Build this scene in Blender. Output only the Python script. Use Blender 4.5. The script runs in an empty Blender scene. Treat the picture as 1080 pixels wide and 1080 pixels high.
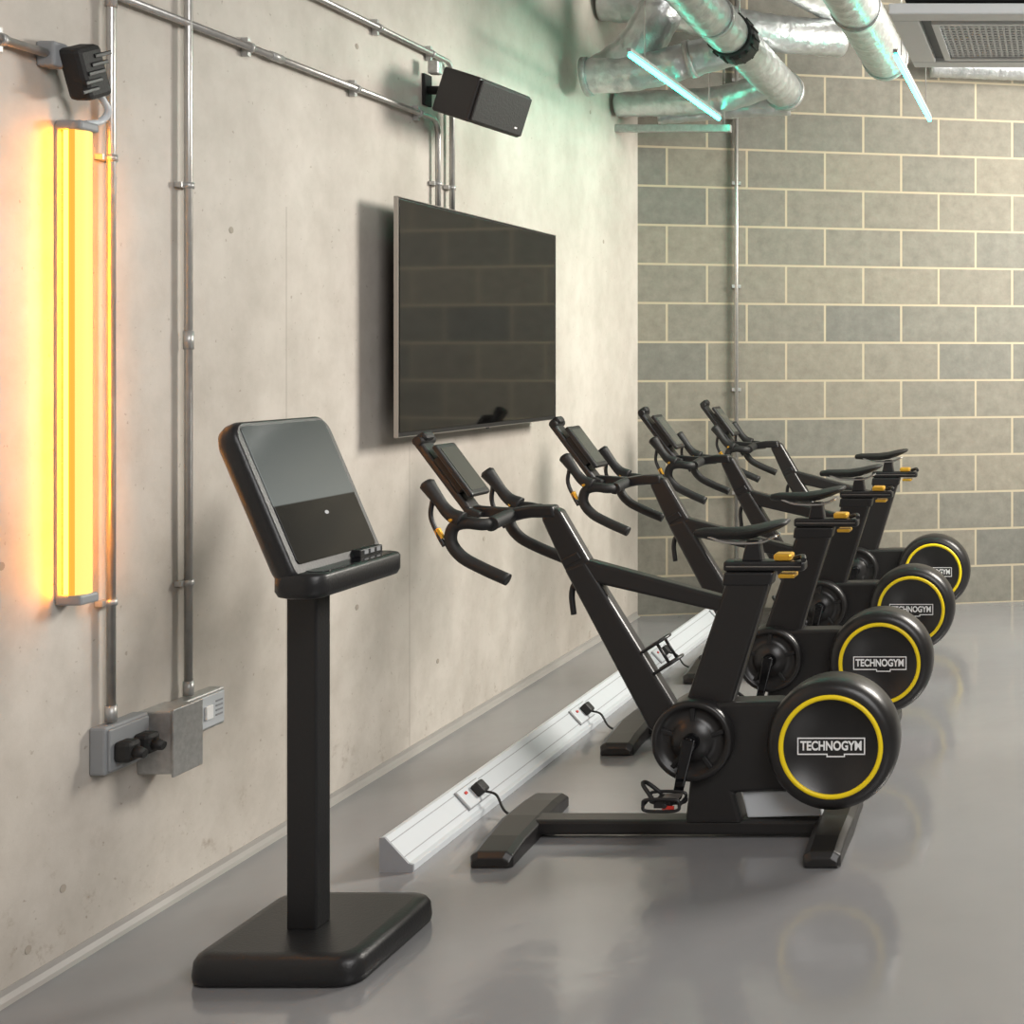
import bpy, bmesh, math, random
from mathutils import Vector, Matrix, Euler
random.seed(4)
sc = bpy.context.scene
COL = sc.collection

# ------------------------------------------------------------------ materials
def new_mat(name):
    m = bpy.data.materials.new(name); m.use_nodes = True
    nt = m.node_tree
    return m, nt, nt.nodes["Principled BSDF"]

def simple(name, col, rough=0.5, metal=0.0, noise=0.0, nscale=40, bump=0.0, spec=0.5, coat=0.0):
    m, nt, b = new_mat(name)
    b.inputs["Roughness"].default_value = rough
    b.inputs["Metallic"].default_value = metal
    b.inputs["Specular IOR Level"].default_value = spec
    b.inputs["Coat Weight"].default_value = coat
    tc = nt.nodes.new("ShaderNodeTexCoord")
    nz = nt.nodes.new("ShaderNodeTexNoise"); nz.inputs["Scale"].default_value = nscale
    nz.inputs["Detail"].default_value = 4
    nt.links.new(tc.outputs["Object"], nz.inputs["Vector"])
    mx = nt.nodes.new("ShaderNodeMix"); mx.data_type = 'RGBA'
    k = max(noise, 0.02)
    mx.inputs[6].default_value = (col[0]*(1-k), col[1]*(1-k), col[2]*(1-k), 1)
    mx.inputs[7].default_value = (min(1,col[0]*(1+k)), min(1,col[1]*(1+k)), min(1,col[2]*(1+k)), 1)
    nt.links.new(nz.outputs["Fac"], mx.inputs[0])
    nt.links.new(mx.outputs[2], b.inputs["Base Color"])
    if bump > 0:
        bp = nt.nodes.new("ShaderNodeBump"); bp.inputs["Strength"].default_value = bump
        bp.inputs["Distance"].default_value = 0.01
        nt.links.new(nz.outputs["Fac"], bp.inputs["Height"])
        nt.links.new(bp.outputs["Normal"], b.inputs["Normal"])
    return m

def emis(name, col, strength, base=(0.05,0.05,0.05)):
    m, nt, b = new_mat(name)
    b.inputs["Base Color"].default_value = (*base, 1)
    b.inputs["Emission Color"].default_value = (*col, 1)
    b.inputs["Emission Strength"].default_value = strength
    b.inputs["Roughness"].default_value = 0.5
    b.inputs["Specular IOR Level"].default_value = 0.2
    return m

M_frame  = simple("satin_black_paint", (0.018,0.017,0.017), 0.34, 0.0, 0.1, 60)
M_plastic= simple("black_plastic", (0.013,0.013,0.014), 0.40, 0.0, 0.1, 80)
M_rubber = simple("black_rubber", (0.012,0.012,0.012), 0.6, 0.0, 0.15, 120, 0.15)
M_gloss  = simple("gloss_black", (0.006,0.006,0.007), 0.08, 0.0, 0.05, 5)
M_yellow = simple("yellow_ring_paint", (0.95,0.70,0.01), 0.4, 0, 0.03)
M_gold   = simple("gold_anodised", (0.8,0.45,0.05), 0.35, 0.6, 0.05)
M_white  = simple("white_print", (0.88,0.88,0.88), 0.5, 0, 0.02)
M_powder = simple("white_powder_coat", (0.56,0.59,0.62), 0.35, 0, 0.03, 20)
M_greyend= simple("grey_end_cap", (0.30,0.31,0.33), 0.5, 0, 0.05)
M_cove   = simple("coved_resin_edge", (0.34,0.32,0.30), 0.35, 0, 0.1, 8)
M_steel  = simple("galvanised_steel", (0.52,0.51,0.49), 0.36, 0.8, 0.2, 35, 0.1)
M_steelb = simple("galvanised_box", (0.46,0.46,0.45), 0.42, 0.6, 0.3, 60, 0.1)
M_foil   = simple("duct_foil", (0.58,0.60,0.60), 0.34, 0.8, 0.3, 22, 0.8)
M_greyp  = simple("grey_plastic", (0.27,0.28,0.29), 0.5, 0, 0.04)
M_red    = simple("red_plastic", (0.5,0.03,0.02), 0.4)
M_acw    = simple("ac_white", (0.60,0.63,0.63), 0.4, 0, 0.03)
M_acg    = simple("ac_filter_grey", (0.16,0.17,0.17), 0.7, 0, 0.1, 120)
M_dark   = simple("dark_void", (0.01,0.01,0.01), 0.8)
M_kiosk  = simple("kiosk_black", (0.013,0.013,0.014), 0.38, 0, 0.15, 150, 0.08)
M_silver = simple("silver_bezel", (0.40,0.38,0.36), 0.3, 0.8)
M_warm   = emis("warm_tube_diffuser", (1.0,0.62,0.15), 1.5)
M_warme  = emis("warm_diffuser_edge", (1.0,0.42,0.03), 1.15)
M_warms  = emis("warm_added_wash", (1.0,0.30,0.006), 62.0)  # extra-bright glow added for the amber wash on the concrete
M_teal   = emis("teal_led_tube", (0.03,1.0,0.64), 22.0)

# concrete wall
def concrete():
    m, nt, b = new_mat("cast_concrete")
    N = nt.nodes; L = nt.links
    tc = N.new("ShaderNodeTexCoord")
    mp = N.new("ShaderNodeMapping"); mp.inputs["Scale"].default_value = (1,1,0.6)
    L.new(tc.outputs["Object"], mp.inputs["Vector"])
    n1 = N.new("ShaderNodeTexNoise"); n1.inputs["Scale"].default_value = 1.4; n1.inputs["Detail"].default_value = 8; n1.inputs["Roughness"].default_value=0.55
    L.new(mp.outputs[0], n1.inputs["Vector"])
    r1 = N.new("ShaderNodeValToRGB")
    r1.color_ramp.elements[0].position = 0.3; r1.color_ramp.elements[0].color = (0.42,0.382,0.338,1)
    r1.color_ramp.elements[1].position = 0.68; r1.color_ramp.elements[1].color = (0.62,0.575,0.52,1)
    L.new(n1.outputs["Fac"], r1.inputs[0])
    n2 = N.new("ShaderNodeTexNoise"); n2.inputs["Scale"].default_value = 9; n2.inputs["Detail"].default_value = 9; n2.inputs["Roughness"].default_value=0.65
    L.new(tc.outputs["Object"], n2.inputs["Vector"])
    r2 = N.new("ShaderNodeValToRGB")
    r2.color_ramp.elements[0].position = 0.30; r2.color_ramp.elements[0].color = (0.87,0.862,0.85,1)
    r2.color_ramp.elements[1].position = 0.6; r2.color_ramp.elements[1].color = (1,1,1,1)
    L.new(n2.outputs["Fac"], r2.inputs[0])
    mx = N.new("ShaderNodeMix"); mx.data_type='RGBA'; mx.blend_type='MULTIPLY'; mx.inputs[0].default_value=1
    L.new(r1.outputs[0], mx.inputs[6]); L.new(r2.outputs[0], mx.inputs[7])
    sep = N.new("ShaderNodeSeparateXYZ"); L.new(tc.outputs["Object"], sep.inputs[0])
    def seam(y0,w):
        s = N.new("ShaderNodeMath"); s.operation='SUBTRACT'; L.new(sep.outputs[1], s.inputs[0]); s.inputs[1].default_value=y0
        a = N.new("ShaderNodeMath"); a.operation='ABSOLUTE'; L.new(s.outputs[0], a.inputs[0])
        g = N.new("ShaderNodeMath"); g.operation='LESS_THAN'; L.new(a.outputs[0], g.inputs[0]); g.inputs[1].default_value=w
        return g
    def below(g,z):
        h = N.new("ShaderNodeMath"); h.operation='LESS_THAN'; L.new(sep.outputs[2], h.inputs[0]); h.inputs[1].default_value=z
        gm = N.new("ShaderNodeMath"); gm.operation='MULTIPLY'; L.new(g.outputs[0], gm.inputs[0]); L.new(h.outputs[0], gm.inputs[1]); return gm
    last=None
    for g in (below(seam(4.18,0.004),1.95), below(seam(4.975,0.004),1.15), seam(1.8,0.005)):
        if last is None: last=g
        else:
            ad = N.new("ShaderNodeMath"); ad.operation='MAXIMUM'; L.new(last.outputs[0], ad.inputs[0]); L.new(g.outputs[0], ad.inputs[1]); last=ad
    mul = N.new("ShaderNodeMath"); mul.operation='MULTIPLY'; L.new(last.outputs[0], mul.inputs[0]); mul.inputs[1].default_value=0.3
    mx2 = N.new("ShaderNodeMix"); mx2.data_type='RGBA'
    L.new(mul.outputs[0], mx2.inputs[0]); L.new(mx.outputs[2], mx2.inputs[6]); mx2.inputs[7].default_value=(0.2,0.17,0.14,1)
    vo = N.new("ShaderNodeTexNoise"); vo.inputs["Scale"].default_value=60; vo.inputs["Detail"].default_value=2
    L.new(tc.outputs["Object"], vo.inputs["Vector"])
    rp = N.new("ShaderNodeValToRGB")
    rp.color_ramp.elements[0].position=0.23; rp.color_ramp.elements[0].color=(0.4,0.33,0.26,1)
    rp.color_ramp.elements[1].position=0.29; rp.color_ramp.elements[1].color=(1,1,1,1)
    L.new(vo.outputs["Fac"], rp.inputs[0])
    mx3 = N.new("ShaderNodeMix"); mx3.data_type='RGBA'; mx3.blend_type='MULTIPLY'; mx3.inputs[0].default_value=0.5
    L.new(mx2.outputs[2], mx3.inputs[6]); L.new(rp.outputs[0], mx3.inputs[7])
    # rust coloured speckle, only in patches near the floor
    ns = N.new("ShaderNodeTexNoise"); ns.inputs["Scale"].default_value=16; ns.inputs["Detail"].default_value=8; ns.inputs["Roughness"].default_value=0.75
    L.new(tc.outputs["Object"], ns.inputs["Vector"])
    rs = N.new("ShaderNodeValToRGB"); rs.color_ramp.elements[0].position=0.57; rs.color_ramp.elements[0].color=(0,0,0,1); rs.color_ramp.elements[1].position=0.70; rs.color_ramp.elements[1].color=(1,1,1,1)
    L.new(ns.outputs["Fac"], rs.inputs[0])
    mr = N.new("ShaderNodeMapRange"); mr.inputs[1].default_value=0.0; mr.inputs[2].default_value=0.40; mr.inputs[3].default_value=0.7; mr.inputs[4].default_value=0.0
    L.new(sep.outputs[2], mr.inputs[0])
    ms = N.new("ShaderNodeMath"); ms.operation='MULTIPLY'; L.new(mr.outputs[0], ms.inputs[0]); L.new(rs.outputs[0], ms.inputs[1])
    mx4 = N.new("ShaderNodeMix"); mx4.data_type='RGBA'; L.new(ms.outputs[0], mx4.inputs[0]); L.new(mx3.outputs[2], mx4.inputs[6]); mx4.inputs[7].default_value=(0.22,0.16,0.11,1)
    L.new(mx4.outputs[2], b.inputs["Base Color"])
    b.inputs["Roughness"].default_value=0.48
    b.inputs["Specular IOR Level"].default_value=0.4
    bp = N.new("ShaderNodeBump"); bp.inputs["Strength"].default_value=0.15; bp.inputs["Distance"].default_value=0.01
    L.new(n2.outputs["Fac"], bp.inputs["Height"]); L.new(bp.outputs[0], b.inputs["Normal"])
    return m

def blockwork(axis):
    m, nt, b = new_mat("concrete_blockwork_"+axis)
    N = nt.nodes; L = nt.links
    tc = N.new("ShaderNodeTexCoord"); sep = N.new("ShaderNodeSeparateXYZ"); L.new(tc.outputs["Object"], sep.inputs[0])
    off = N.new("ShaderNodeMath"); off.operation='ADD'; off.inputs[1].default_value=-0.161+4.5
    L.new(sep.outputs[0 if axis=='x' else 1], off.inputs[0])
    cb = N.new("ShaderNodeCombineXYZ"); L.new(off.outputs[0], cb.inputs[0]); L.new(sep.outputs[2], cb.inputs[1])
    br = N.new("ShaderNodeTexBrick")
    br.inputs["Scale"].default_value=1; br.inputs["Brick Width"].default_value=0.45; br.inputs["Row Height"].default_value=0.225
    br.inputs["Mortar Size"].default_value=0.0065; br.inputs["Mortar Smooth"].default_value=0.1; br.offset=0.5
    br.inputs["Color1"].default_value=(0.0,0,0,1); br.inputs["Color2"].default_value=(1,1,1,1); br.inputs["Mortar"].default_value=(0.5,0.5,0.5,1)
    L.new(cb.outputs[0], br.inputs["Vector"])
    rr = N.new("ShaderNodeValToRGB"); cr = rr.color_ramp
    cr.elements[0].position=0; cr.elements[0].color=(0.205,0.202,0.178,1)
    cr.elements[1].position=1; cr.elements[1].color=(0.285,0.262,0.212,1)
    e=cr.elements.new(0.3); e.color=(0.235,0.226,0.192,1)
    e=cr.elements.new(0.7); e.color=(0.262,0.244,0.202,1)
    L.new(br.outputs["Color"], rr.inputs[0])
    nz = N.new("ShaderNodeTexNoise"); nz.inputs["Scale"].default_value=14; nz.inputs["Detail"].default_value=8; nz.inputs["Roughness"].default_value=0.7
    L.new(tc.outputs["Object"], nz.inputs["Vector"])
    r2 = N.new("ShaderNodeValToRGB"); r2.color_ramp.elements[0].position=0.3; r2.color_ramp.elements[0].color=(0.80,0.80,0.80,1)
    r2.color_ramp.elements[1].position=0.7; r2.color_ramp.elements[1].color=(1.15,1.15,1.15,1)
    L.new(nz.outputs["Fac"], r2.inputs[0])
    mu = N.new("ShaderNodeMix"); mu.data_type='RGBA'; mu.blend_type='MULTIPLY'; mu.inputs[0].default_value=1
    L.new(rr.outputs[0], mu.inputs[6]); L.new(r2.outputs[0], mu.inputs[7])
    mx = N.new("ShaderNodeMix"); mx.data_type='RGBA'; L.new(br.outputs["Fac"], mx.inputs[0])
    L.new(mu.outputs[2], mx.inputs[6]); mx.inputs[7].default_value=(0.50,0.435,0.315,1)
    L.new(mx.outputs[2], b.inputs["Base Color"])
    b.inputs["Roughness"].default_value=0.85
    inv = N.new("ShaderNodeMath"); inv.operation='MULTIPLY_ADD'; L.new(br.outputs["Fac"], inv.inputs[0]); inv.inputs[1].default_value=-1.0
    L.new(nz.outputs["Fac"], inv.inputs[2])
    bp = N.new("ShaderNodeBump"); bp.inputs["Strength"].default_value=0.3; bp.inputs["Distance"].default_value=0.006
    L.new(inv.outputs[0], bp.inputs["Height"]); L.new(bp.outputs[0], b.inputs["Normal"])
    return m

def floor_mat():
    m, nt, b = new_mat("grey_epoxy_floor")
    N = nt.nodes; L = nt.links
    tc = N.new("ShaderNodeTexCoord")
    nz = N.new("ShaderNodeTexNoise"); nz.inputs["Scale"].default_value=0.9; nz.inputs["Detail"].default_value=5
    L.new(tc.outputs["Object"], nz.inputs["Vector"])
    r = N.new("ShaderNodeValToRGB"); r.color_ramp.elements[0].color=(0.205,0.204,0.209,1); r.color_ramp.elements[1].color=(0.25,0.249,0.254,1)
    r.color_ramp.elements[0].position=0.3; r.color_ramp.elements[1].position=0.7
    L.new(nz.outputs["Fac"], r.inputs[0]); L.new(r.outputs[0], b.inputs["Base Color"])
    n2 = N.new("ShaderNodeTexNoise"); n2.inputs["Scale"].default_value=4; n2.inputs["Detail"].default_value=3
    L.new(tc.outputs["Object"], n2.inputs["Vector"])
    rr = N.new("ShaderNodeMapRange"); rr.inputs[3].default_value=0.09; rr.inputs[4].default_value=0.17
    L.new(n2.outputs["Fac"], rr.inputs[0]); L.new(rr.outputs[0], b.inputs["Roughness"])
    b.inputs["Specular IOR Level"].default_value=0.9
    bp = N.new("ShaderNodeBump"); bp.inputs["Strength"].default_value=0.16; bp.inputs["Distance"].default_value=0.02
    L.new(n2.outputs["Fac"], bp.inputs["Height"]); L.new(bp.outputs[0], b.inputs["Normal"])
    return m

def screen_mat():  # kiosk glass with its reflection painted as glow: grey above, black below
    m, nt, b = new_mat("kiosk_painted_reflection")
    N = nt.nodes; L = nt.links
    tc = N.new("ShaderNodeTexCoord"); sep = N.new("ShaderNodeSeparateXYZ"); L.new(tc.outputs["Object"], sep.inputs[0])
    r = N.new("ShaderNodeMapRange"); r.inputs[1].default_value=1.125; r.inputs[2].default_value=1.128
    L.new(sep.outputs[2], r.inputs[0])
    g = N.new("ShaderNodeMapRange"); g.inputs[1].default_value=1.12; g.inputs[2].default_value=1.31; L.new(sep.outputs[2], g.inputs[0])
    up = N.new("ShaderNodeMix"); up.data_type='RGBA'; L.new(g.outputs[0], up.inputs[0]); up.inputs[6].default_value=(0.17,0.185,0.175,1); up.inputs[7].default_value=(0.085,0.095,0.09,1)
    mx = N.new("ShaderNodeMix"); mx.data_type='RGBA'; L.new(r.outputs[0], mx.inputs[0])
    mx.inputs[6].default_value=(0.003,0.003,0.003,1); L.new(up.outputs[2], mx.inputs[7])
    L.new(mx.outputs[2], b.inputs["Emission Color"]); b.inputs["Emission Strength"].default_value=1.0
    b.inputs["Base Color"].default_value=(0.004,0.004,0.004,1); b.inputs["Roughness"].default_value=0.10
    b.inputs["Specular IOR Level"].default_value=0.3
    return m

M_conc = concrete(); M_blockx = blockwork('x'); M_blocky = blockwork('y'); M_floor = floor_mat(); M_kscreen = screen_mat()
M_ceil = simple("ceiling_soffit", (0.22,0.22,0.21), 0.8, 0, 0.2, 3)
M_tv = simple("tv_glass", (0.003,0.003,0.003), 0.06, 0, 0.05, 5, spec=0.38)
M_cglass = simple("console_glass",(0.06,0.065,0.06),0.1)

# ------------------------------------------------------------------ geometry helpers
def empty(name, loc):
    e = bpy.data.objects.new(name, None); e.empty_display_size=0.1; e.location=loc; COL.objects.link(e); return e

def finish(name, bm, mat, parent=None, bevel=0, smooth=False, local=False, seg=2):
    bmesh.ops.recalc_face_normals(bm, faces=bm.faces)
    me = bpy.data.meshes.new(name); bm.to_mesh(me); bm.free()
    if smooth:
        for p in me.polygons: p.use_smooth=True
    me.materials.append(mat)
    o = bpy.data.objects.new(name, me); COL.objects.link(o)
    if bevel:
        md = o.modifiers.new("bevel",'BEVEL'); md.width=bevel; md.segments=seg; md.limit_method='ANGLE'; md.angle_limit=math.radians(35)
    if parent is not None:
        o.parent=parent
        if not local: o.matrix_parent_inverse = Matrix.Translation(-Vector(parent.location))
    return o

def add_box(bm, c, s, rot=None):
    M = Matrix.Translation(Vector(c))
    if rot is not None: M = M @ Euler(rot).to_matrix().to_4x4()
    M = M @ Matrix.Diagonal((s[0],s[1],s[2],1))
    bmesh.ops.create_cube(bm, size=1, matrix=M)

def box(name, c, s, mat, parent=None, bevel=0.0, rot=None, local=False, seg=2):
    bm = bmesh.new(); add_box(bm, c, s, rot); return finish(name,bm,mat,parent,bevel,False,local,seg)

def boxr(name, x, y, z, mat, parent=None, bevel=0.0, local=False, seg=2):
    return box(name, ((x[0]+x[1])/2,(y[0]+y[1])/2,(z[0]+z[1])/2), (x[1]-x[0],y[1]-y[0],z[1]-z[0]), mat, parent, bevel, None, local, seg)

def add_prism(bm, pts, y0, y1):
    a=[bm.verts.new((p[0],y0,p[1])) for p in pts]; b=[bm.verts.new((p[0],y1,p[1])) for p in pts]
    bm.faces.new(a); bm.faces.new(b[::-1]); n=len(pts)
    for i in range(n): bm.faces.new((a[i],b[i],b[(i+1)%n],a[(i+1)%n]))

def prism(name, pts, y0, y1, mat, parent=None, bevel=0.0, local=False, seg=2):
    bm=bmesh.new(); add_prism(bm,pts,y0,y1); return finish(name,bm,mat,parent,bevel,False,local,seg)

def catmull(P, n=8):
    P=[Vector(p) for p in P]
    if len(P)<3: return P
    Q=[P[0]*2-P[1]]+P+[P[-1]*2-P[-2]]; out=[]
    for i in range(1,len(Q)-2):
        for k in range(n):
            t=k/n; a,b,c,d=Q[i-1],Q[i],Q[i+1],Q[i+2]
            out.append(0.5*((2*b)+(c-a)*t+(2*a-5*b+4*c-d)*t*t+(3*b-a-3*c+d)*t**3))
    out.append(P[-1]); return out

def add_tube(bm, P, r, sides=14, cap=True):
    P=[Vector(p) for p in P]; n=len(P)
    rr = r if isinstance(r,(list,tuple)) else [r]*n
    T=[]
    for i in range(n):
        t = (P[min(i+1,n-1)]-P[max(i-1,0)]).normalized(); T.append(t)
    ref = Vector((0,0,1)) if abs(T[0].z)<0.9 else Vector((1,0,0))
    u = T[0].cross(ref).normalized(); rings=[]
    for i in range(n):
        if i>0:
            ax=T[i-1].cross(T[i])
            if ax.length>1e-7: u = Matrix.Rotation(T[i-1].angle(T[i]),3,ax.normalized()) @ u
        v=T[i].cross(u).normalized()
        rings.append([bm.verts.new(P[i]+(u*math.cos(2*math.pi*k/sides)+v*math.sin(2*math.pi*k/sides))*rr[i]) for k in range(sides)])
    for i in range(n-1):
        for k in range(sides):
            f=bm.faces.new((rings[i][k],rings[i][(k+1)%sides],rings[i+1][(k+1)%sides],rings[i+1][k])); f.smooth=True
    if cap:
        bm.faces.new(rings[0]); bm.faces.new(rings[-1])

def tube(name, P, r, mat, parent=None, smooth=False, local=False, sides=14, n=8):
    bm=bmesh.new()
    if smooth:
        m=len(P); P2=catmull(P,n)
        if isinstance(r,(list,tuple)):
            rr=[]
            for i in range(m-1):
                for k in range(n): rr.append(r[i]+(r[i+1]-r[i])*k/n)
            rr.append(r[-1]); r=rr
        P=P2
    add_tube(bm,P,r,sides); return finish(name,bm,mat,parent,0,False,local)

def add_lathe_y(bm, prof, cx, cz, sides=64):
    rings=[]
    for r,y in prof:
        if r<1e-6: rings.append([bm.verts.new((cx,y,cz))])
        else: rings.append([bm.verts.new((cx+r*math.cos(2*math.pi*k/sides),y,cz+r*math.sin(2*math.pi*k/sides))) for k in range(sides)])
    for i in range(len(rings)-1):
        a,b=rings[i],rings[i+1]
        for k in range(sides):
            k2=(k+1)%sides
            if len(a)==1 and len(b)==1: continue
            if len(a)==1: f=bm.faces.new((a[0],b[k],b[k2]))
            elif len(b)==1: f=bm.faces.new((a[k],a[k2],b[0]))
            else: f=bm.faces.new((a[k],a[k2],b[k2],b[k]))
            f.smooth=True

def lathe_y(name, prof, cx, cz, mat, parent=None, local=False, sides=64):
    bm=bmesh.new(); add_lathe_y(bm,prof,cx,cz,sides); return finish(name,bm,mat,parent,0,False,local)

def text_mesh(name, body, size, loc, rot, mat, parent, local=False, width=None):
    cu=bpy.data.curves.new(name+"_c",'FONT'); cu.body=body; cu.size=size; cu.align_x='CENTER'; cu.align_y='CENTER'; cu.extrude=0.0008; cu.offset=size*0.03
    t=bpy.data.objects.new(name+"_t",cu); COL.objects.link(t)
    bpy.context.view_layer.update()
    me=bpy.data.meshes.new_from_object(t.evaluated_get(bpy.context.evaluated_depsgraph_get()))
    bpy.data.objects.remove(t); bpy.data.curves.remove(cu)
    xs=[v.co.x for v in me.vertices]; sx=1.0
    if width: sx=width/(max(xs)-min(xs))
    me.transform(Matrix.Translation(Vector(loc)) @ Euler(rot).to_matrix().to_4x4() @ Matrix.Diagonal((sx,1,1,1)))
    me.materials.clear(); me.materials.append(mat); me.name=name
    o=bpy.data.objects.new(name,me); COL.objects.link(o); o.parent=parent
    if not local: o.matrix_parent_inverse=Matrix.Translation(-Vector(parent.location))
    return o

# ------------------------------------------------------------------ room shell
CEIL=3.9
boxr("floor",(-2.7,3.8),(-3.0,9.6),(-0.1,0.0),M_floor)
boxr("ceiling",(-2.7,3.8),(-3.0,9.6),(CEIL,CEIL+0.1),M_ceil)
WALL_L=boxr("wall_left",(-2.61,-2.41),(-3.0,7.9),(0,CEIL),M_conc)
TH=math.atan(0.218)
wb=boxr("wall_back",(-0.25,6.6),(0,0.2),(0,CEIL),M_blockx); wb.location=(-2.41,7.68,0); wb.rotation_euler=(0,0,TH)
boxr("wall_right",(3.5,3.7),(-3.0,9.4),(0,CEIL),M_blocky)
boxr("wall_front",(-2.61,3.7),(-3.2,-3.0),(0,CEIL),M_conc)
prism("baseboard_left",[(-2.41,0),(-2.388,0),(-2.398,0.006),(-2.405,0.018),(-2.406,0.032),(-2.41,0.032)],-3.0,7.66,M_cove)

bm=bmesh.new()
for (y,z) in ((3.24,0.19),(3.13,0.09),(5.2,0.30),(5.62,0.72),(7.1,2.1),(7.1,0.9),(4.6,2.55),(5.9,2.6),(3.9,1.85),(4.6,0.62),(6.9,2.75),(3.05,1.0)):
    add_tube(bm,[(-2.4115,y,z),(-2.4085,y,z)],0.010,12)
finish("formwork_tie_holes",bm,simple("tie_hole_filler",(0.36,0.32,0.27),0.8),WALL_L)

# ------------------------------------------------------------------ television
TV=empty("wall_television",(-2.32,5.4,1.62))
boxr("tv_panel",(-2.314,-2.304),(4.668,6.128),(1.202,2.040),M_plastic,TV,0.002)
boxr("tv_rear_housing",(-2.36,-2.314),(4.85,5.95),(1.26,1.90),M_plastic,TV,0.01)
boxr("screen",(-2.305,-2.300),(4.676,6.12),(1.216,2.034),M_tv,TV,0.001)
bm=bmesh.new()
add_box(bm,(-2.307,4.6655,1.621),(0.015,0.004,0.844)); add_box(bm,(-2.307,6.1305,1.621),(0.015,0.004,0.844))
add_box(bm,(-2.307,5.398,2.042),(0.015,1.469,0.003)); add_box(bm,(-2.307,5.398,1.200),(0.015,1.469,0.003))
finish("bezel",bm,M_silver,TV)
boxr("wall_bracket",(-2.41,-2.36),(5.1,5.7),(1.4,1.85),M_dark,TV,0.004)
boxr("standby_light",(-2.304,-2.298),(5.39,5.41),(1.194,1.200),M_plastic,TV,0.001)

# ------------------------------------------------------------------ speaker
SP=empty("wall_speaker",(-2.185,5.1,2.44))
R=(math.radians(0),math.radians(18),math.radians(-6))
RM=Euler(R).to_matrix()
c0=Vector((-2.19,5.1,2.45))
box("cabinet",c0,(0.15,0.38,0.17),simple("speaker_cabinet",(0.020,0.019,0.019),0.4),SP,0.010,R,seg=3)
d=RM@Vector((1,0,0)); c=c0+d*0.079
box("grille",c,(0.012,0.365,0.155),M_rubber,SP,0.006,R)
box("badge",c+d*0.0065+RM@Vector((0,0.12,-0.05)),(0.002,0.018,0.006),M_white,SP,0,R)
tube("bracket_arm",[(-2.41,5.1,2.50),(-2.33,5.1,2.50),(-2.25,5.1,2.47)],0.016,M_dark,SP)
boxr("bracket_plate",(-2.41,-2.398),(5.07,5.13),(2.44,2.56),M_dark,SP,0.003)
boxr("cable_clamp",(-2.37,-2.33),(5.03,5.07),(2.55,2.60),M_steelb,SP,0.005)

# ------------------------------------------------------------------ wall conduits
def saddles(bm, pts):
    for (p,ax) in pts:
        p=Vector(p)
        if ax=='z':
            add_tube(bm,[p-Vector((0,0,0.008)),p+Vector((0,0,0.008))],0.0145,14)
            add_box(bm,(p.x-0.012,p.y,p.z),(0.02,0.055,0.014))
        else:
            add_tube(bm,[p-Vector((0,0.008,0)),p+Vector((0,0.008,0))],0.0145,14)
            add_box(bm,(p.x-0.012,p.y,p.z),(0.02,0.014,0.055))
CX=-2.385
def conduit(name, paths, sad, couplers=()):
    e=empty(name,paths[0][0])
    bm=bmesh.new()
    for P in paths: add_tube(bm,P,0.0105,14)
    finish("pipe",bm,M_steel,e)
    bm=bmesh.new(); saddles(bm,sad)
    for a,b_ in couplers: add_tube(bm,[a,b_],0.0135,14)
    finish("saddles",bm,M_steelb,e)
    return e
conduit("steel_conduit",[[(CX,3.37,0.56),(CX,3.37,CEIL)]],[((CX,3.37,0.86),'z'),((CX,3.37,1.98),'z')],[((CX,3.37,0.56),(CX,3.37,0.60)),((CX,3.37,2.36),(CX,3.37,2.43))])
conduit("steel_conduit",[[(CX,3.67,0.55),(CX,3.67,CEIL)]],[((CX,3.67,0.86),'z'),((CX,3.67,1.95),'z')],[((CX,3.67,0.55),(CX,3.67,0.59)),((CX,3.67,1.50),(CX,3.67,1.55))])
conduit("steel_conduit",[[(CX,3.39,2.395),(CX,5.10,2.395)]+[(CX,5.10+0.05*math.sin(a),2.345+0.05*math.cos(a)) for a in (0.4,0.8,1.2,1.57)]+[(CX,5.15,1.9)]],
        [((CX,3.95,2.395),'y'),((CX,4.55,2.395),'y'),((CX,5.0,2.395),'y'),((CX,5.15,2.15),'z')],[((CX,4.05,2.395),(CX,4.11,2.395))])
conduit("steel_conduit",[[(CX,2.0,2.64),(CX,5.22,2.64)]+[(CX,5.22+0.05*math.sin(a),2.59+0.05*math.cos(a)) for a in (0.4,0.8,1.2,1.57)]+[(CX,5.27,1.9)]],
        [((CX,4.7,2.64),'y'),((CX,5.1,2.64),'y'),((CX,5.27,2.15),'z')])
conduit("steel_conduit",[[(CX,1.0,2.195),(CX,3.15,2.195)]],[((CX,3.02,2.195),'y')])

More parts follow.
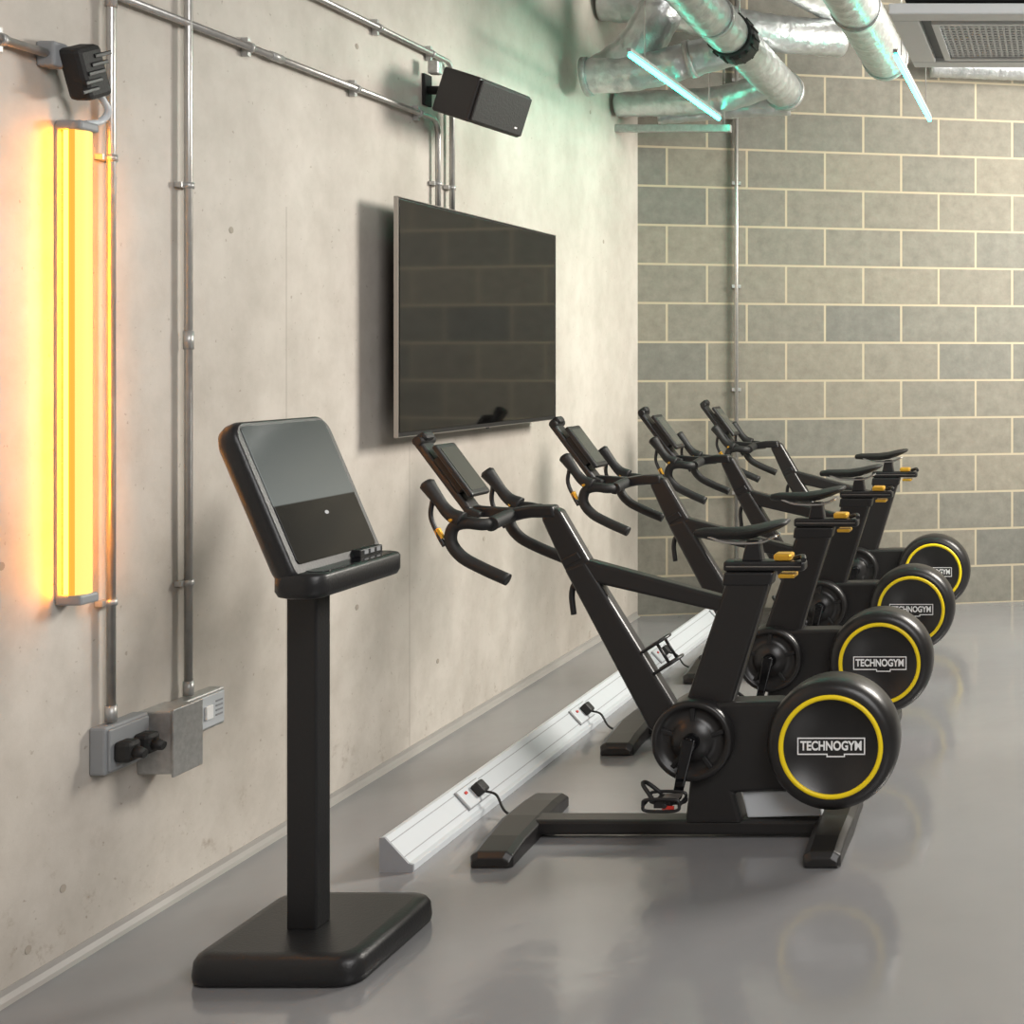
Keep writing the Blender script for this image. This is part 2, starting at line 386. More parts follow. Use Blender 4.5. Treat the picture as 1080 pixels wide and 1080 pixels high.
# ------------------------------------------------------------------ yellow tube light
WL=empty("wall_tube_light",(-2.37,3.24,1.46))
Y0,Y1=3.212,3.270; YC=(Y0+Y1)/2
boxr("backplate",(-2.41,-2.402),(Y0,Y1),(0.89,2.04),M_greyp,WL,0.002)
boxr("added_wash_glow",(-2.392,-2.376),(Y0+0.006,Y1-0.006),(0.905,2.025),M_warms,WL)  # glowing core added behind the diffuser to throw amber light on the wall
boxr("spine",(-2.402,-2.392),(Y0+0.012,Y1-0.012),(0.905,2.025),M_greyp,WL)
def dprof(x0,dx,hw):
    return [(x0+dx*max(0,math.cos(a))**0.55, YC+hw*math.sin(a)) for a in [-math.pi/2+math.pi*k/20 for k in range(21)]]
P=dprof(-2.376,0.028,(Y1-Y0)/2)
def shell(name,sel,mat,z0,z1):
    bm=bmesh.new()
    for i in sel:
        a,b_=P[i],P[i+1]
        f=bm.faces.new([bm.verts.new(q) for q in ((a[0],a[1],z0),(b_[0],b_[1],z0),(b_[0],b_[1],z1),(a[0],a[1],z1))]); f.smooth=True
    bmesh.ops.remove_doubles(bm,verts=bm.verts,dist=1e-5)
    me=bpy.data.meshes.new(name); bm.to_mesh(me); bm.free(); me.materials.append(mat)
    o=bpy.data.objects.new(name,me); COL.objects.link(o); o.parent=WL; o.matrix_parent_inverse=Matrix.Translation(-WL.location)
shell("diffuser_edges",[0,1,17,18,19],M_warme,0.903,2.027)
shell("diffuser",list(range(2,17)),M_warm,0.903,2.027)
boxr("end_cap_top",(-2.408,-2.344),(Y0-0.003,Y1+0.003),(2.025,2.048),M_greyp,WL,0.006)
boxr("end_cap_bottom",(-2.408,-2.344),(Y0-0.003,Y1+0.003),(0.880,0.905),M_greyp,WL,0.006)
tube("cable",[(-2.36,3.25,2.045),(-2.36,3.30,2.06),(-2.35,3.31,2.09),(-2.35,3.27,2.13)],0.008,M_powder,WL,True)
PB=empty("conduit_plug_socket",(-2.36,3.20,2.17))
box("plug_body",(-2.345,3.225,2.165),(0.055,0.085,0.125),M_rubber,PB,0.012,(math.radians(22),0,0))
bm=bmesh.new()
for k in range(5): add_box(bm,(-2.3165,3.225+0.010*k-0.02,2.165+0.024*k-0.048),(0.005,0.06,0.010),(math.radians(22),0,0))
finish("grip_ribs",bm,M_plastic,PB,0.002)
boxr("terminal_box",(-2.41,-2.365),(3.152,3.20),(2.165,2.225),M_greyp,PB,0.006)

# ------------------------------------------------------------------ sockets low on wall
S1=empty("wall_socket",(-2.39,3.40,0.5))
boxr("box",(-2.41,-2.368),(3.325,3.485),(0.435,0.555),M_greyp,S1,0.006)
boxr("faceplate",(-2.369,-2.361),(3.333,3.477),(0.443,0.547),M_greyp,S1,0.003)
for i,y in enumerate((3.365,3.435)):
    box("plug_%d"%(i+1),(-2.340,y,0.488),(0.045,0.048,0.055),M_rubber,S1,0.012)
    tube("plug_nose_%d"%(i+1),[(-2.32,y,0.485),(-2.295,y,0.480)],[0.017,0.011],M_rubber,S1)
J=empty("metal_junction_box",(-2.36,3.55,0.48))
boxr("box",(-2.41,-2.315),(3.50,3.61),(0.385,0.550),M_steelb,J,0.004)
boxr("lid",(-2.316,-2.309),(3.494,3.614),(0.379,0.556),M_steelb,J,0.002)
S2=empty("switched_spur",(-2.39,3.7,0.49))
boxr("box",(-2.41,-2.366),(3.618,3.80),(0.44,0.545),M_steelb,S2,0.005)
boxr("faceplate",(-2.366,-2.36),(3.628,3.79),(0.448,0.537),M_powder,S2,0.003)
boxr("rocker",(-2.36,-2.353),(3.70,3.73),(0.472,0.51),M_white,S2,0.002)
bm=bmesh.new()
for k in range(4): add_box(bm,(-2.3595,3.765,0.475+0.013*k),(0.0015,0.03,0.005))
finish("label_print",bm,M_greyend,S2)

# ------------------------------------------------------------------ kiosk
K=empty("touchscreen_kiosk",(-1.84,3.333,0))
def rrect(cx,cy,hx,hy,r,n=8):
    out=[]
    for (sx,sy,a0) in ((1,1,0),(-1,1,90),(-1,-1,180),(1,-1,270)):
        for k in range(n+1):
            a=math.radians(a0+90*k/n); out.append((cx+sx*(hx-r)+r*math.cos(a),cy+sy*(hy-r)+r*math.sin(a)))
    return out
def loft(bm, rings, capends=True):
    R=[[bm.verts.new(p) for p in ring] for ring in rings]; n=len(R[0])
    for i in range(len(R)-1):
        for k in range(n):
            f=bm.faces.new((R[i][k],R[i][(k+1)%n],R[i+1][(k+1)%n],R[i+1][k])); f.smooth=True
    if capends: bm.faces.new(R[0]); bm.faces.new(R[-1])
bm=bmesh.new(); rings=[]
for inset,z in ((0.012,0.0),(0.002,0.006),(0.0,0.02),(0.003,0.050),(0.010,0.062),(0.022,0.069),(0.04,0.071)):
    rings.append([(p[0],p[1],z) for p in rrect(-1.842,3.333,0.206-inset,0.210-inset,0.055-inset*0.6)])
loft(bm,rings); finish("base",bm,M_kiosk,K)
boxr("column",(-1.895,-1.820),(3.285,3.350),(0.068,1.02),M_kiosk,K,0.006,seg=3)
top=Vector((-1.925,3.315,1.296)); bot=Vector((-1.795,3.315,0.990))
v=(top-bot).normalized(); u=Vector((0,1,0)); w=u.cross(v).normalized()
if w.x<0: w=-w
cen=(top+bot)/2
def H(a,b,c): return cen+u*a+v*b+w*c
bm=bmesh.new(); rings=[]
for ins,c in ((0.045,-0.055),(0.022,-0.05),(0.006,-0.036),(0.0,-0.02),(0.0,0.0),(0.003,0.008),(0.008,0.012)):
    rings.append([H(p[0],p[1],c) for p in rrect(0,-0.012,0.205-ins,0.208-ins,0.045-ins*0.5)])
loft(bm,rings); finish("housing",bm,M_kiosk,K)
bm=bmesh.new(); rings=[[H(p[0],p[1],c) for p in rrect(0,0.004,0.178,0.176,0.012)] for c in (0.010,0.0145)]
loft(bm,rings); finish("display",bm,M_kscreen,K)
bm=bmesh.new(); rings=[]
for ins,z in ((0.02,0.910),(0.006,0.915),(0.0,0.928),(0.0,0.962),(0.004,0.969),(0.012,0.971)):
    rings.append([(p[0],p[1],z) for p in rrect(-1.776,3.315,0.062-ins,0.205-ins,0.04-ins*0.5)])
loft(bm,rings); finish("tray",bm,M_kiosk,K)
bm=bmesh.new()
loft(bm,[[(p[0],p[1],z) for p in rrect(-1.750,3.315,0.028,0.165,0.02)] for z in (0.9705,0.9725)])
finish("tray_recess",bm,M_gloss,K)
box("card_reader",(-1.772,3.43,0.981),(0.028,0.11,0.020),M_plastic,K,0.003)
bm=bmesh.new()
for k in range(3): add_box(bm,(-1.757,3.40+0.03*k,0.983),(0.002,0.018,0.010))
finish("reader_lights",bm,M_greyp,K)
bm=bmesh.new()
q=H(0.02,-0.062,0.0152)
pts=[q+u*(0.009*math.cos(t))+v*(0.005*math.sin(t)) for t in [2*math.pi*k/24 for k in range(24)]]
bm.faces.new([bm.verts.new(p) for p in pts]); finish("screen_icon",bm,M_greyend,K)
box("neck",H(0,-0.10,-0.075),(0.05,0.09,0.14),M_kiosk,K,0.01)

# ------------------------------------------------------------------ floor power trunking
T=empty("floor_power_trunking",(-1.9,5.7,0))
prism("profile",[(-1.945,0),(-1.850,0),(-1.850,0.020),(-1.864,0.024),(-1.932,0.098),(-1.945,0.098)],3.845,7.70,M_powder,T,0.0015)
prism("end_cap",[(-1.946,0),(-1.849,0),(-1.849,0.021),(-1.863,0.025),(-1.931,0.099),(-1.946,0.099)],3.838,3.846,M_greyend,T)
sl=Vector((-1.932+1.864,0,0.098-0.024)).normalized(); sn=Vector((-sl.z,0,sl.x))
if sn.x<0: sn=-sn
ang=math.atan2(sn.x,sn.z)
mid=Vector((-1.898,0,0.061))
bm=bmesh.new()
for k in (-0.028,0.030):
    p=mid+sl*k+sn*0.0006; add_box(bm,(p.x,5.77,p.z),(0.003,3.84,0.0015),(0,ang,0))
finish("seams",bm,M_greyend,T)
SOCK=(4.335,5.33,6.40,7.45)
for i,y in enumerate(SOCK):
    p=mid+sn*0.0035
    box("socket_surround_%d"%(i+1),(p.x,y,p.z),(0.074,0.156,0.007),M_greyp,T,0.002,(0,ang,0))
    p=mid+sn*0.006
    box("socket_plate_%d"%(i+1),(p.x,y,p.z),(0.068,0.15,0.009),M_powder,T,0.002,(0,ang,0))
    p=mid+sn*0.024
    box("plug_%d"%(i+1),(p.x,y+0.02,p.z),(0.044,0.045,0.034),M_rubber,T,0.008,(0,ang,0))
    p=mid+sn*0.012+sl*0.015
    box("switch_%d"%(i+1),(p.x,y-0.04,p.z),(0.010,0.012,0.006),M_red,T,0.001,(0,ang,0))
    q=mid+sn*0.03-sl*0.02
    tube("power_cable_%d"%(i+1),[(q.x,y+0.02,q.z),(q.x+0.04,y+0.01,q.z-0.01),(q.x+0.09,y-0.04,0.02),(q.x+0.16,y-0.07,0.008),(q.x+0.22,y-0.08,0.012)],0.004,M_rubber,T,True)

# ------------------------------------------------------------------ exercise bikes
S=0.002936
def Q(px,py): return ((px-700)*S,(880.6-py)*S)
def Q3(px,py,y): a,b=Q(px,py); return (a,y,b)
def build_bike(e):
    kw=dict(parent=e,local=True)
    boxr("base_beam",(-0.40,0.52),(-0.04,0.04),(0.012,0.058),M_frame,bevel=0.01,**kw)
    def foot(name,x0,x1,skew):
        bm=bmesh.new()
        st=[(-0.278,0.004,0.030,0.008),(-0.262,0.0,0.046,0.0),(-0.16,0.0,0.056,0.0),(0.0,0,0.062,-0.004),(0.16,0,0.056,0),(0.262,0,0.046,0),(0.278,0.004,0.030,0.008)]
        rings=[]
        for y,zb,zt,ins in st:
            dx=skew*y; a=x0+ins+dx; b=x1-ins+dx
            rings.append([(a,y,zb),(b,y,zb),(b,y,zt-0.012),(b-0.02,y,zt),(a+0.02,y,zt),(a,y,zt-0.012)])
        loft(bm,rings)
        for f in bm.faces: f.smooth=False
        finish(name,bm,M_frame,bevel=0.004,**kw)
    foot("front_foot",-0.50,-0.375,-0.06); foot("rear_foot",0.475,0.585,-0.02)
    prism("drive_housing",[Q(736,738),Q(822,736),Q(905,748),Q(905,818),Q(834,829),Q(777,832),Q(786,864),Q(726,864),Q(733,800),Q(722,762)],-0.045,0.045,M_frame,bevel=0.012,seg=3,**kw)
    prism("added_glare_panel",[Q(784,832),Q(862,832),Q(868,858),Q(790,860)],-0.022,0.022,M_powder,bevel=0.004,**kw)  # pale panel added in place of a bright reflection on the floor
    prism("seat_tube",[Q(768,612),Q(814,612),Q(772,748),Q(722,748)],-0.032,0.032,M_frame,bevel=0.012,seg=3,**kw)
    prism("seat_tube_collar",[Q(766,602),Q(818,602),Q(815,616),Q(764,616)],-0.036,0.036,M_plastic,bevel=0.006,**kw)
    prism("top_tube",[Q(604,592),Q(624,590),Q(768,629),Q(764,645),Q(622,612)],-0.026,0.026,M_frame,bevel=0.01,seg=3,**kw)
    prism("down_tube",[Q(597,598),Q(620,590),Q(720,752),Q(700,776),Q(686,766)],-0.030,0.030,M_frame,bevel=0.012,seg=3,**kw)
    prism("head_tube",[Q(573,546),Q(582,534),Q(593,537),Q(625,592),Q(606,606),Q(598,600)],-0.026,0.026,M_frame,bevel=0.01,seg=3,**kw)
    prism("head_collar",[Q(594,590),Q(612,580),Q(617,588),Q(599,598)],-0.029,0.029,M_plastic,bevel=0.004,**kw)
    boxr("seat_slider",(0.19,0.44),(-0.03,0.03),(0.820,0.852),M_plastic,bevel=0.008,**kw)
    boxr("slider_rail",(0.20,0.43),(-0.032,0.032),(0.834,0.837),M_silver,**kw)
    boxr("slider_knob",(0.345,0.40),(-0.03,0.03),(0.853,0.874),M_gold,bevel=0.006,**kw)
    boxr("slider_clip",(0.36,0.41),(-0.034,0.034),(0.800,0.812),M_gold,bevel=0.003,**kw)
    tube("adjust_lever",[(0.41,-0.02,0.86),(0.44,-0.05,0.87),(0.45,-0.09,0.865)],0.008,M_plastic,smooth=True,**kw)
    bm=bmesh.new()
    add_prism(bm,[(0.245,0.85),(0.31,0.85),(0.30,0.915),(0.26,0.915)],-0.022,0.022)
    finish("saddle_clamp",bm,M_plastic,bevel=0.005,**kw)
    bm=bmesh.new()
    for s in (-1,1): add_tube(bm,catmull([(0.14,s*0.012,0.925),(0.20,s*0.02,0.908),(0.30,s*0.022,0.908),(0.355,s*0.03,0.93)]),0.004,8)
    finish("saddle_rails",bm,M_steel,**kw)
    bm=bmesh.new(); rings=[]
    for x,hw,zt,t in ((0.092,0.006,0.938,0.012),(0.098,0.017,0.946,0.026),(0.13,0.022,0.952,0.034),(0.18,0.027,0.953,0.038),(0.235,0.040,0.955,0.042),(0.285,0.060,0.962,0.040),(0.33,0.072,0.972,0.036),(0.362,0.070,0.978,0.028),(0.380,0.055,0.978,0.018),(0.386,0.035,0.975,0.010)):
        ring=[]
        for k in range(20):
            a=2*math.pi*k/20; cy=math.cos(a); sy=math.sin(a)
            yy=hw*cy
            zz=zt-t*0.35*(abs(cy)**2.2)
            if sy<0: zz=zt-t*(0.35+0.65*abs(sy)**0.5*(1-0.35*abs(cy)))
            ring.append((x,yy,zz))
        rings.append(ring)
    loft(bm,rings); finish("saddle",bm,M_rubber,**kw)
    # crank
    cx,cz=0.107,0.312
    lathe_y("crank_cover",[(0,-0.078),(0.060,-0.078),(0.062,-0.070),(0.098,-0.066),(0.104,-0.082),(0.116,-0.085),(0.123,-0.078),(0.124,-0.06),(0.124,0.06),(0.118,0.082),(0.0,0.085)],cx,cz,M_frame,**kw)
    bm=bmesh.new()
    for k in range(5):
        a=2*math.pi*k/5+0.3; add_box(bm,(cx+0.078*math.cos(a),-0.071,cz+0.078*math.sin(a)),(0.045,0.010,0.014),(0,-a,0))
    finish("crank_spokes",bm,M_plastic,bevel=0.002,**kw)
    lathe_y("crank_hub",[(0,-0.125),(0.02,-0.125),(0.024,-0.12),(0.026,-0.085),(0.026,0.085),(0.024,0.12),(0,0.122)],cx,cz,M_gloss,sides=32,**kw)
    ax,az=0.076,0.163; bx,bz=2*cx-ax,2*cz-az
    def arm(name,y,ex,ez):
        bm=bmesh.new(); d=Vector((ex-cx,0,ez-cz)).normalized(); n=Vector((-d.z,0,d.x))
        def P(a,b): q=Vector((cx,0,cz))+d*a+n*b; return (q.x,q.z)
        L0=math.hypot(ex-cx,ez-cz)
        add_prism(bm,[P(-0.02,-0.02),P(-0.02,0.02),P(L0+0.012,0.013),P(L0+0.018,0),P(L0+0.012,-0.013)],y-0.008,y+0.008)
        finish(name,bm,M_gloss,bevel=0.004,**kw)
    arm("crank_arm_1",-0.118,ax,az); arm("crank_arm_2",0.118,bx,bz)
    for i,(px,pz,s) in enumerate(((ax-0.02,az,-1),(bx,bz,1))):
        bm=bmesh.new()
        add_tube(bm,[(px+0.01,s*0.12,pz),(px+0.01,s*0.225,pz)],0.008,10)
        add_box(bm,(px,s*0.175,pz),(0.05,0.07,0.022))
        finish("pedal_body_%d"%(i+1),bm,M_plastic,bevel=0.004,**kw)
        bm=bmesh.new()
        for yy in (0.142,0.215):
            add_tube(bm,catmull([(px-0.055,s*yy,pz),(px-0.045,s*yy,pz+0.016),(px+0.04,s*yy,pz+0.016),(px+0.052,s*yy,pz),(px+0.04,s*yy,pz-0.016),(px-0.045,s*yy,pz-0.016),(px-0.055,s*yy,pz)]),0.005,8)
        add_tube(bm,[(px-0.055,s*0.142,pz),(px-0.055,s*0.215,pz)],0.005,8); add_tube(bm,[(px+0.052,s*0.142,pz),(px+0.052,s*0.215,pz)],0.005,8)
        finish("pedal_cage_%d"%(i+1),bm,M_plastic,**kw)
        tube("toe_strap_%d"%(i+1),[(px-0.02,s*0.14,pz+0.01),(px-0.06,s*0.15,pz+0.045),(px-0.065,s*0.18,pz+0.05),(px-0.02,s*0.215,pz+0.01)],0.006,M_rubber,smooth=True,**kw)
        box("pedal_plate_%d"%(i+1),(px+0.02,s*0.175,pz+0.013),(0.05,0.05,0.004),M_silver,bevel=0.001,**kw)
        box("pedal_badge_%d"%(i+1),(px+0.02,s*0.217,pz-0.006),(0.035,0.006,0.010),M_red,bevel=0.001,**kw)
    # flywheel
    fx,fz=0.540,0.312
    lathe_y("flywheel",[(0,-0.128),(0.135,-0.128),(0.140,-0.136),(0.160,-0.140),(0.178,-0.137),(0.193,-0.122),(0.200,-0.095),(0.200,-0.045),(0.196,0.0),(0.184,0.028),(0.165,0.045),(0.10,0.053),(0,0.055)],fx,fz,M_frame,**kw)
    prof=[(0.1495+0.0078*math.cos(a),-0.1380+0.006*math.sin(a)) for a in [2*math.pi*k/12 for k in range(13)]]
    lathe_y("yellow_ring",prof,fx,fz,M_yellow,sides=96,**kw)
    text_mesh("wheel_lettering","TECHNOGYM",0.038,(fx,-0.1288,fz),(math.radians(90),0,0),M_white,e,True,0.184)
    bm=bmesh.new()
    for (dx,dz,sx,sz) in ((0,0.024,0.202,0.0035),(-0.056,-0.024,0.090,0.0035),(0.07,-0.024,0.062,0.0035),(-0.1,0.0,0.0035,0.051),(0.1,0.0,0.0035,0.051),(0.0135,-0.031,0.054,0.0035),(-0.0125,-0.0275,0.0035,0.010),(0.0395,-0.0275,0.0035,0.010)):
        add_box(bm,(fx+dx,-0.1288,fz+dz),(sx,0.0016,sz))
    finish("lettering_frame",bm,M_white,**kw)
    # handlebar
    bm=bmesh.new()
    add_tube(bm,catmull([(-0.455,-0.19,0.985),(-0.462,-0.10,0.99),(-0.465,0,0.992),(-0.462,0.10,0.99),(-0.455,0.19,0.985)]),0.021,16)
    for s in (-1,1):
        add_tube(bm,catmull([(-0.457,s*0.17,0.986),(-0.475,s*0.205,0.987),(-0.52,s*0.212,0.992),(-0.556,s*0.212,0.978),(-0.562,s*0.213,0.935),(-0.53,s*0.214,0.893),(-0.47,s*0.216,0.860),(-0.392,s*0.220,0.826)]),0.018,16)
    finish("drop_handlebar",bm,M_rubber,**kw)
    bm=bmesh.new()
    for s in (-1,1):
        P=catmull([(-0.53,s*0.212,1.0),(-0.57,s*0.212,1.022),(-0.612,s*0.210,1.075),(-0.640,s*0.206,1.112)],6)
        n=len(P); rr=[0.018+0.007*abs(2*i/(n-1)-1)-0.001 for i in range(n)]; rr[-1]=0.015
        add_tube(bm,P,rr,14)
    finish("hoods",bm,M_rubber,**kw)
    bm=bmesh.new()
    for s in (-1,1):
        add_tube(bm,catmull([(-0.618,s*0.21,1.06),(-0.622,s*0.212,1.01),(-0.598,s*0.214,0.955),(-0.58,s*0.216,0.925)]),0.007,10)
    finish("brake_levers",bm,M_plastic,**kw)
    bm=bmesh.new()
    for s in (-1,1):
        add_box(bm,(-0.597,s*0.213,0.960),(0.018,0.014,0.034),(0,math.radians(-25),0))
        add_box(bm,(-0.555,s*0.213,1.003),(0.016,0.040,0.010),(0,math.radians(-30),0))
    finish("lever_tips",bm,M_gold,bevel=0.003,**kw)
    prism("stem",[(-0.485,0.972),(-0.485,1.008),(-0.40,1.022),(-0.335,1.022),(-0.325,0.985),(-0.40,0.985)],-0.030,0.030,M_plastic,bevel=0.008,seg=3,**kw)
    tp=Vector((-0.752,0,1.222)); bt=Vector((-0.59,0,1.005)); dd=(tp-bt).normalized(); nn=Vector((dd.z,0,-dd.x))
    if nn.x<0: nn=-nn
    an=math.atan2(dd.x,dd.z)
    mid2=(tp+bt)/2
    box("console_backplate",mid2,(0.026,0.075,(tp-bt).length),M_plastic,bevel=0.008,rot=(0,an,0),**kw)
    box("console_top_clip",tp+nn*0.012,(0.045,0.06,0.03),M_rubber,bevel=0.01,rot=(0,an,0),**kw)
    tube("console_clip_knob",[tp+Vector((0.01,-0.05,-0.0)),tp+Vector((0.01,0.05,0.0))],0.014,M_rubber,**kw)
    ph=mid2+nn*0.046-dd*0.012
    box("console_cradle",mid2+nn*0.024-dd*0.01,(0.026,0.09,0.13),M_rubber,bevel=0.005,rot=(0,an,0),**kw)
    box("console",ph,(0.018,0.130,0.195),M_plastic,bevel=0.007,rot=(0,an,0),seg=3,**kw)
    box("console_screen",ph+nn*0.0095,(0.002,0.108,0.160),M_cglass,rot=(0,an,0),**kw)
    prism("console_arm",[(-0.61,0.985),(-0.59,1.02),(-0.46,1.012),(-0.46,0.985)],-0.018,0.018,M_plastic,bevel=0.006,**kw)
    bm=bmesh.new()
    add_box(bm,(-0.575,0,1.002),(0.05,0.10,0.02),(0,math.radians(20),0)); finish("remote_pad",bm,M_rubber,bevel=0.006,**kw)
    bm=bmesh.new()
    c=Vector((-0.045,0,0.545)); dx=Vector((0.53,0,-0.848)); nx=Vector((0.848,0,0.53))
    for k in (-0.03,0.045):
        P=[c+dx*k+nx*a+Vector((0,b,0)) for a,b in ((0.0,-0.03),(0.03,-0.042),(0.075,-0.04),(0.09,0),(0.075,0.04),(0.03,0.042),(0.0,0.03))]
        add_tube(bm,catmull(P,4),0.005,8)
    for b in (-0.04,0.04): add_tube(bm,[c+dx*(-0.03)+nx*0.06+Vector((0,b,0)),c+dx*0.045+nx*0.06+Vector((0,b,0))],0.005,8)
    finish("bottle_cage",bm,M_plastic,**kw)
    tube("height_lever",[Q3(616,612,0),Q3(606,616,0),Q3(603,628,0),Q3(605,648,0)],0.009,M_plastic,smooth=True,**kw)
    for i,(x,y) in enumerate(((-0.44,-0.24),(-0.44,0.24),(0.53,-0.24),(0.53,0.24))):
        box("foot_pad_%d"%(i+1),(x,y,0.004),(0.07,0.04,0.008),M_rubber,**kw)

BX=-1.218; BY=4.14
b0=empty("exercise_bike",(BX,BY,0)); build_bike(b0)
kids=[o for o in COL.objects if o.parent==b0]
for i in (1,2,3):
    e=empty("exercise_bike",(BX,BY+1.1*i,0))
    for k in kids:
        o=k.copy(); COL.objects.link(o); o.parent=e

# ------------------------------------------------------------------ overhead services
def duct(bm, P, r, rib=0.10):
    P=catmull(P,10) if len(P)>2 else [Vector(p) for p in P]
    out=[];rad=[]
    for i in range(len(P)-1):
        L0=(P[i+1]-P[i]).length; n=max(2,int(L0/0.02))
        for k in range(n): out.append(P[i].lerp(P[i+1],k/n))
    out.append(P[-1]); s=0
    for i,p in enumerate(out):
        if i: s+=(p-out[i-1]).length
        rad.append(r*(1+0.022*math.sin(2*math.pi*s/rib)))
    add_tube(bm,out,rad,28)
def ring(bm,p,d,r,h):
    d=Vector(d).normalized(); p=Vector(p); add_tube(bm,[p-d*h/2,p+d*h/2],r,28)
D=empty("ventilation_ducts",(-1.7,6.5,3.0))
bm=bmesh.new()
duct(bm,[(-1.74,4.6,3.33),(-1.63,5.9,3.10),(-1.56,6.7,3.02),(-1.50,7.35,2.95)],0.10)
duct(bm,[(-1.93,6.60,3.9),(-1.93,6.60,3.45),(-1.95,6.6,3.22),(-2.08,6.6,3.0),(-2.24,6.62,2.88)],0.105)
duct(bm,[(-2.30,6.55,2.86),(-2.05,6.55,2.88),(-1.80,6.57,2.95),(-1.60,6.6,3.01)],0.085)
duct(bm,[(-2.38,7.25,2.86),(-2.1,7.22,2.86),(-1.8,7.2,2.88),(-1.50,7.15,2.96)],0.07)
duct(bm,[(-1.50,7.5,2.90),(-1.85,7.45,2.87),(-2.2,7.35,2.82)],0.055)
duct(bm,[(-1.2,7.4,3.25),(-1.6,7.1,3.22),(-2.0,7.0,3.3),(-2.38,7.0,3.35)],0.10)
duct(bm,[(-0.93,4.2,3.08),(-0.90,5.4,3.05),(-0.87,6.75,3.00)],0.108)
duct(bm,[(-0.75,7.88,3.20),(0.4,8.1,3.20),(1.6,8.35,3.20)],0.06,0.04)
duct(bm,[(-1.25,5.9,3.46),(-1.45,6.6,3.44),(-1.2,7.5,3.42)],0.09)
finish("foil_ducts",bm,M_foil,D)
bm=bmesh.new()
for p,d,r in (((-1.50,7.35,2.95),(0.09,0.8,-0.1),0.112),((-1.60,6.2,3.065),(0.09,0.9,-0.11),0.107),((-0.87,6.75,3.00),(0.02,1,0),0.118),((-0.89,5.9,3.03),(0.02,1,-0.03),0.115),((-2.30,6.55,2.86),(1,0,0.1),0.095),((-1.80,6.57,2.95),(1,0,0.25),0.093)):
    ring(bm,p,d,r,0.03)
finish("duct_collars",bm,M_steelb,D)
bm=bmesh.new(); ring(bm,(-1.575,6.50,3.035),(0.09,0.9,-0.1),0.110,0.13)
for k in range(16):
    a=2*math.pi*k/16; add_box(bm,(-1.575+0.112*math.cos(a),6.50,3.035+0.112*math.sin(a)),(0.012,0.12,0.012),(0,-a,0))
finish("flexible_coupling",bm,M_rubber,D)
tube("condensate_pipe",[(-1.80,5.2,3.10),(-1.76,5.6,3.06),(-1.66,5.9,3.06)],0.028,M_rubber,D,True)
bm=bmesh.new()
for x,y,z in ((-1.57,6.6,3.12),(-1.67,5.4,3.28),(-0.88,6.3,3.12),(-0.9,5.2,3.15),(0.2,8.06,3.25)):
    add_tube(bm,[(x,y,z),(x,y,CEIL)],0.005,8)
finish("drop_rods",bm,M_steel,D)

def led(name,x,y0,y1,z,clip):
    e=empty(name,(x,(y0+y1)/2,z))
    tube("tube",[(x,y0,z),(x,y1,z)],0.0105,M_teal,e)
    boxr("housing",(x-0.011,x+0.011),(y0-0.02,y1+0.02),(z+0.0105,z+0.028),M_steelb,e,0.002)
    bm=bmesh.new()
    for y in (y0+0.2,y1-0.2): add_tube(bm,[(x,y,z+0.03),(x,y,clip)],0.0025,8)
    finish("suspension_wires",bm,M_steel,e)
led("led_tube_light",-1.82,5.70,7.19,2.77,CEIL)
led("led_tube_light",-0.69,5.72,7.22,2.77,CEIL)
ST=empty("steel_channel_support",(-2.1,7.3,2.73))
boxr("channel",(-2.41,-1.78),(7.28,7.32),(2.715,2.755),M_steelb,ST,0.003)
bm=bmesh.new(); add_tube(bm,[(-1.82,7.30,2.75),(-1.82,7.30,CEIL)],0.006,8); finish("hanger_rod",bm,M_steel,ST)

def onback(u,off,z):
    return Vector((-2.41+u*math.cos(TH)+off*math.sin(TH), 7.68+u*math.sin(TH)-off*math.cos(TH), z))
ub=0.552
e=empty("steel_conduit",onback(ub,0.025,0))
bm=bmesh.new(); add_tube(bm,[onback(ub,0.025,0.3),onback(ub,0.025,CEIL)],0.0115,14)
add_tube(bm,[onback(ub,0.03,3.36),onback(2.0,0.03,3.36)],0.0115,14)
finish("pipe",bm,M_steel,e)
bm=bmesh.new()
for z in (0.7,1.3,1.9,2.5,3.1):
    p=onback(ub,0.018,z); add_box(bm,p,(0.05,0.03,0.018),(0,0,TH))
finish("saddles",bm,M_steelb,e)
e=empty("power_outlet",onback(ub,0.03,0.3)); p=onback(ub,0.03,0.24)
box("box",p,(0.09,0.058,0.12),M_steelb,e,0.005,(0,0,TH))
p=onback(ub,0.062,0.24); box("faceplate",p,(0.082,0.006,0.11),M_powder,e,0.002,(0,0,TH))

# ------------------------------------------------------------------ ceiling cassette air conditioner
A=empty("air_conditioner",(-0.1,5.18,2.9))
bm=bmesh.new()
x0,x1,y0,y1=-0.60,0.40,4.75,5.62
def frame_ring(bm,x0,x1,y0,y1,w,z0,z1):
    add_box(bm,((x0+x1)/2,y0+w/2,(z0+z1)/2),(x1-x0,w,z1-z0)); add_box(bm,((x0+x1)/2,y1-w/2,(z0+z1)/2),(x1-x0,w,z1-z0))
    add_box(bm,(x0+w/2,(y0+y1)/2,(z0+z1)/2),(w,y1-y0-2*w,z1-z0)); add_box(bm,(x1-w/2,(y0+y1)/2,(z0+z1)/2),(w,y1-y0-2*w,z1-z0))
frame_ring(bm,x0,x1,y0,y1,0.10,2.70,2.74); finish("panel_frame",bm,M_acw,A,0.006)
boxr("filter",(x0+0.09,x1-0.09),(y0+0.09,y1-0.09),(2.718,2.74),M_acg,A)
bm=bmesh.new(); frame_ring(bm,x0+0.14,x1-0.14,y0+0.14,y1-0.14,0.025,2.698,2.720)
n=30
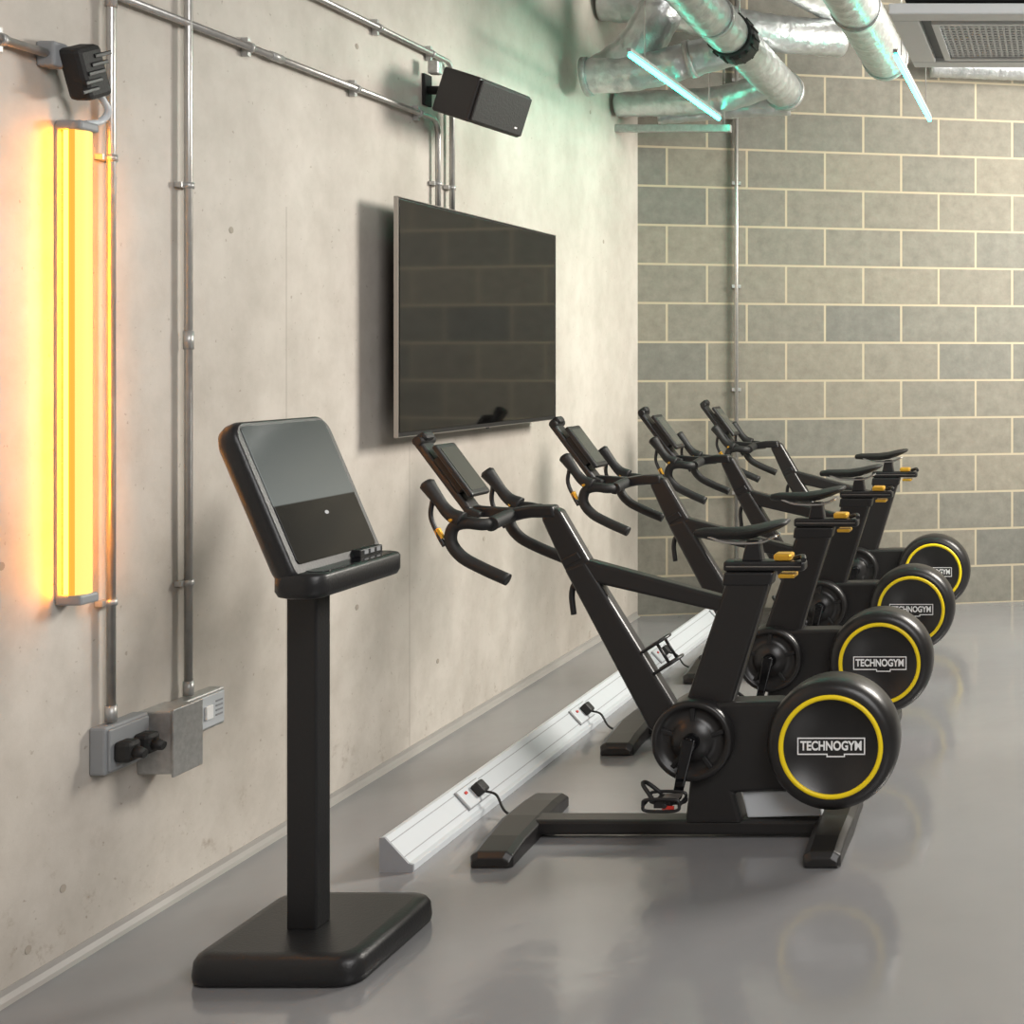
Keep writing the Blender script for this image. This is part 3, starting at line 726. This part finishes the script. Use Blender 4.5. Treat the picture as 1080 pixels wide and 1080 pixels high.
for k in range(n):
    x=x0+0.165+(x1-x0-0.33)*(k+0.5)/n; add_box(bm,(x,(y0+y1)/2,2.712),(0.008,y1-y0-0.31,0.010))
for k in range(14):
    y=y0+0.165+(y1-y0-0.33)*(k+0.5)/14; add_box(bm,((x0+x1)/2,y,2.710),(x1-x0-0.31,0.014,0.008))
finish("intake_grille",bm,M_acw,A)
bm=bmesh.new()
add_box(bm,((x0+x1)/2,y0+0.118,2.712),(x1-x0-0.3,0.03,0.008),(0.3,0,0)); add_box(bm,((x0+x1)/2,y1-0.118,2.712),(x1-x0-0.3,0.03,0.008),(-0.3,0,0))
finish("air_flaps",bm,M_acw,A)
boxr("casing",(x0+0.05,x1-0.05),(y0+0.05,y1-0.05),(2.76,3.05),M_dark,A,0.01)
boxr("gasket",(x0+0.1,x1-0.1),(y0+0.1,y1-0.1),(2.739,2.762),M_dark,A)
bm=bmesh.new()
for x in (x0+0.1,x1-0.1):
    for y in (y0+0.1,y1-0.1): add_tube(bm,[(x,y,3.04),(x,y,CEIL)],0.006,8)
finish("hanger_rods",bm,M_steel,A)

# ------------------------------------------------------------------ lights
def area(name,loc,target,sx,sy,power,col):
    l=bpy.data.lights.new(name,'AREA'); l.shape='RECTANGLE'; l.size=sx; l.size_y=sy; l.energy=power; l.color=col
    o=bpy.data.objects.new(name,l); COL.objects.link(o); o.location=loc
    o.rotation_euler=(Vector(target)-Vector(loc)).to_track_quat('-Z','Y').to_euler()
    return o
area("ceiling_panel_light_key",(1.4,6.7,2.9),(-1.6,5.8,0.9),1.3,1.3,265,(1.0,0.945,0.865))
area("added_fill_light",(0.8,1.4,3.8),(-0.6,3.8,0.3),2.4,2.4,160,(1.0,0.98,0.965))  # added soft fill out of view, no real fixture
area("added_rear_light",(2.6,-0.8,3.3),(-1.6,5.2,1.5),2.5,2.0,110,(1.0,0.98,0.97))  # added light behind the camera, brightens the room from the front
w=bpy.data.worlds.new("world"); sc.world=w; w.use_nodes=True
w.node_tree.nodes["Background"].inputs[0].default_value=(0.5,0.5,0.5,1); w.node_tree.nodes["Background"].inputs[1].default_value=0.3

# ------------------------------------------------------------------ camera
cam=bpy.data.cameras.new("camera"); co=bpy.data.objects.new("camera",cam); COL.objects.link(co)
co.location=(0,0,1.47); co.rotation_euler=(math.radians(90),0,0)
cam.sensor_width=36; cam.lens=36*1410/1080
cam.shift_x=-(1115-540)/1080; cam.shift_y=-(540-380)/1080
cam.clip_start=0.05; cam.clip_end=60
sc.camera=co
sc.view_settings.view_transform='Standard'
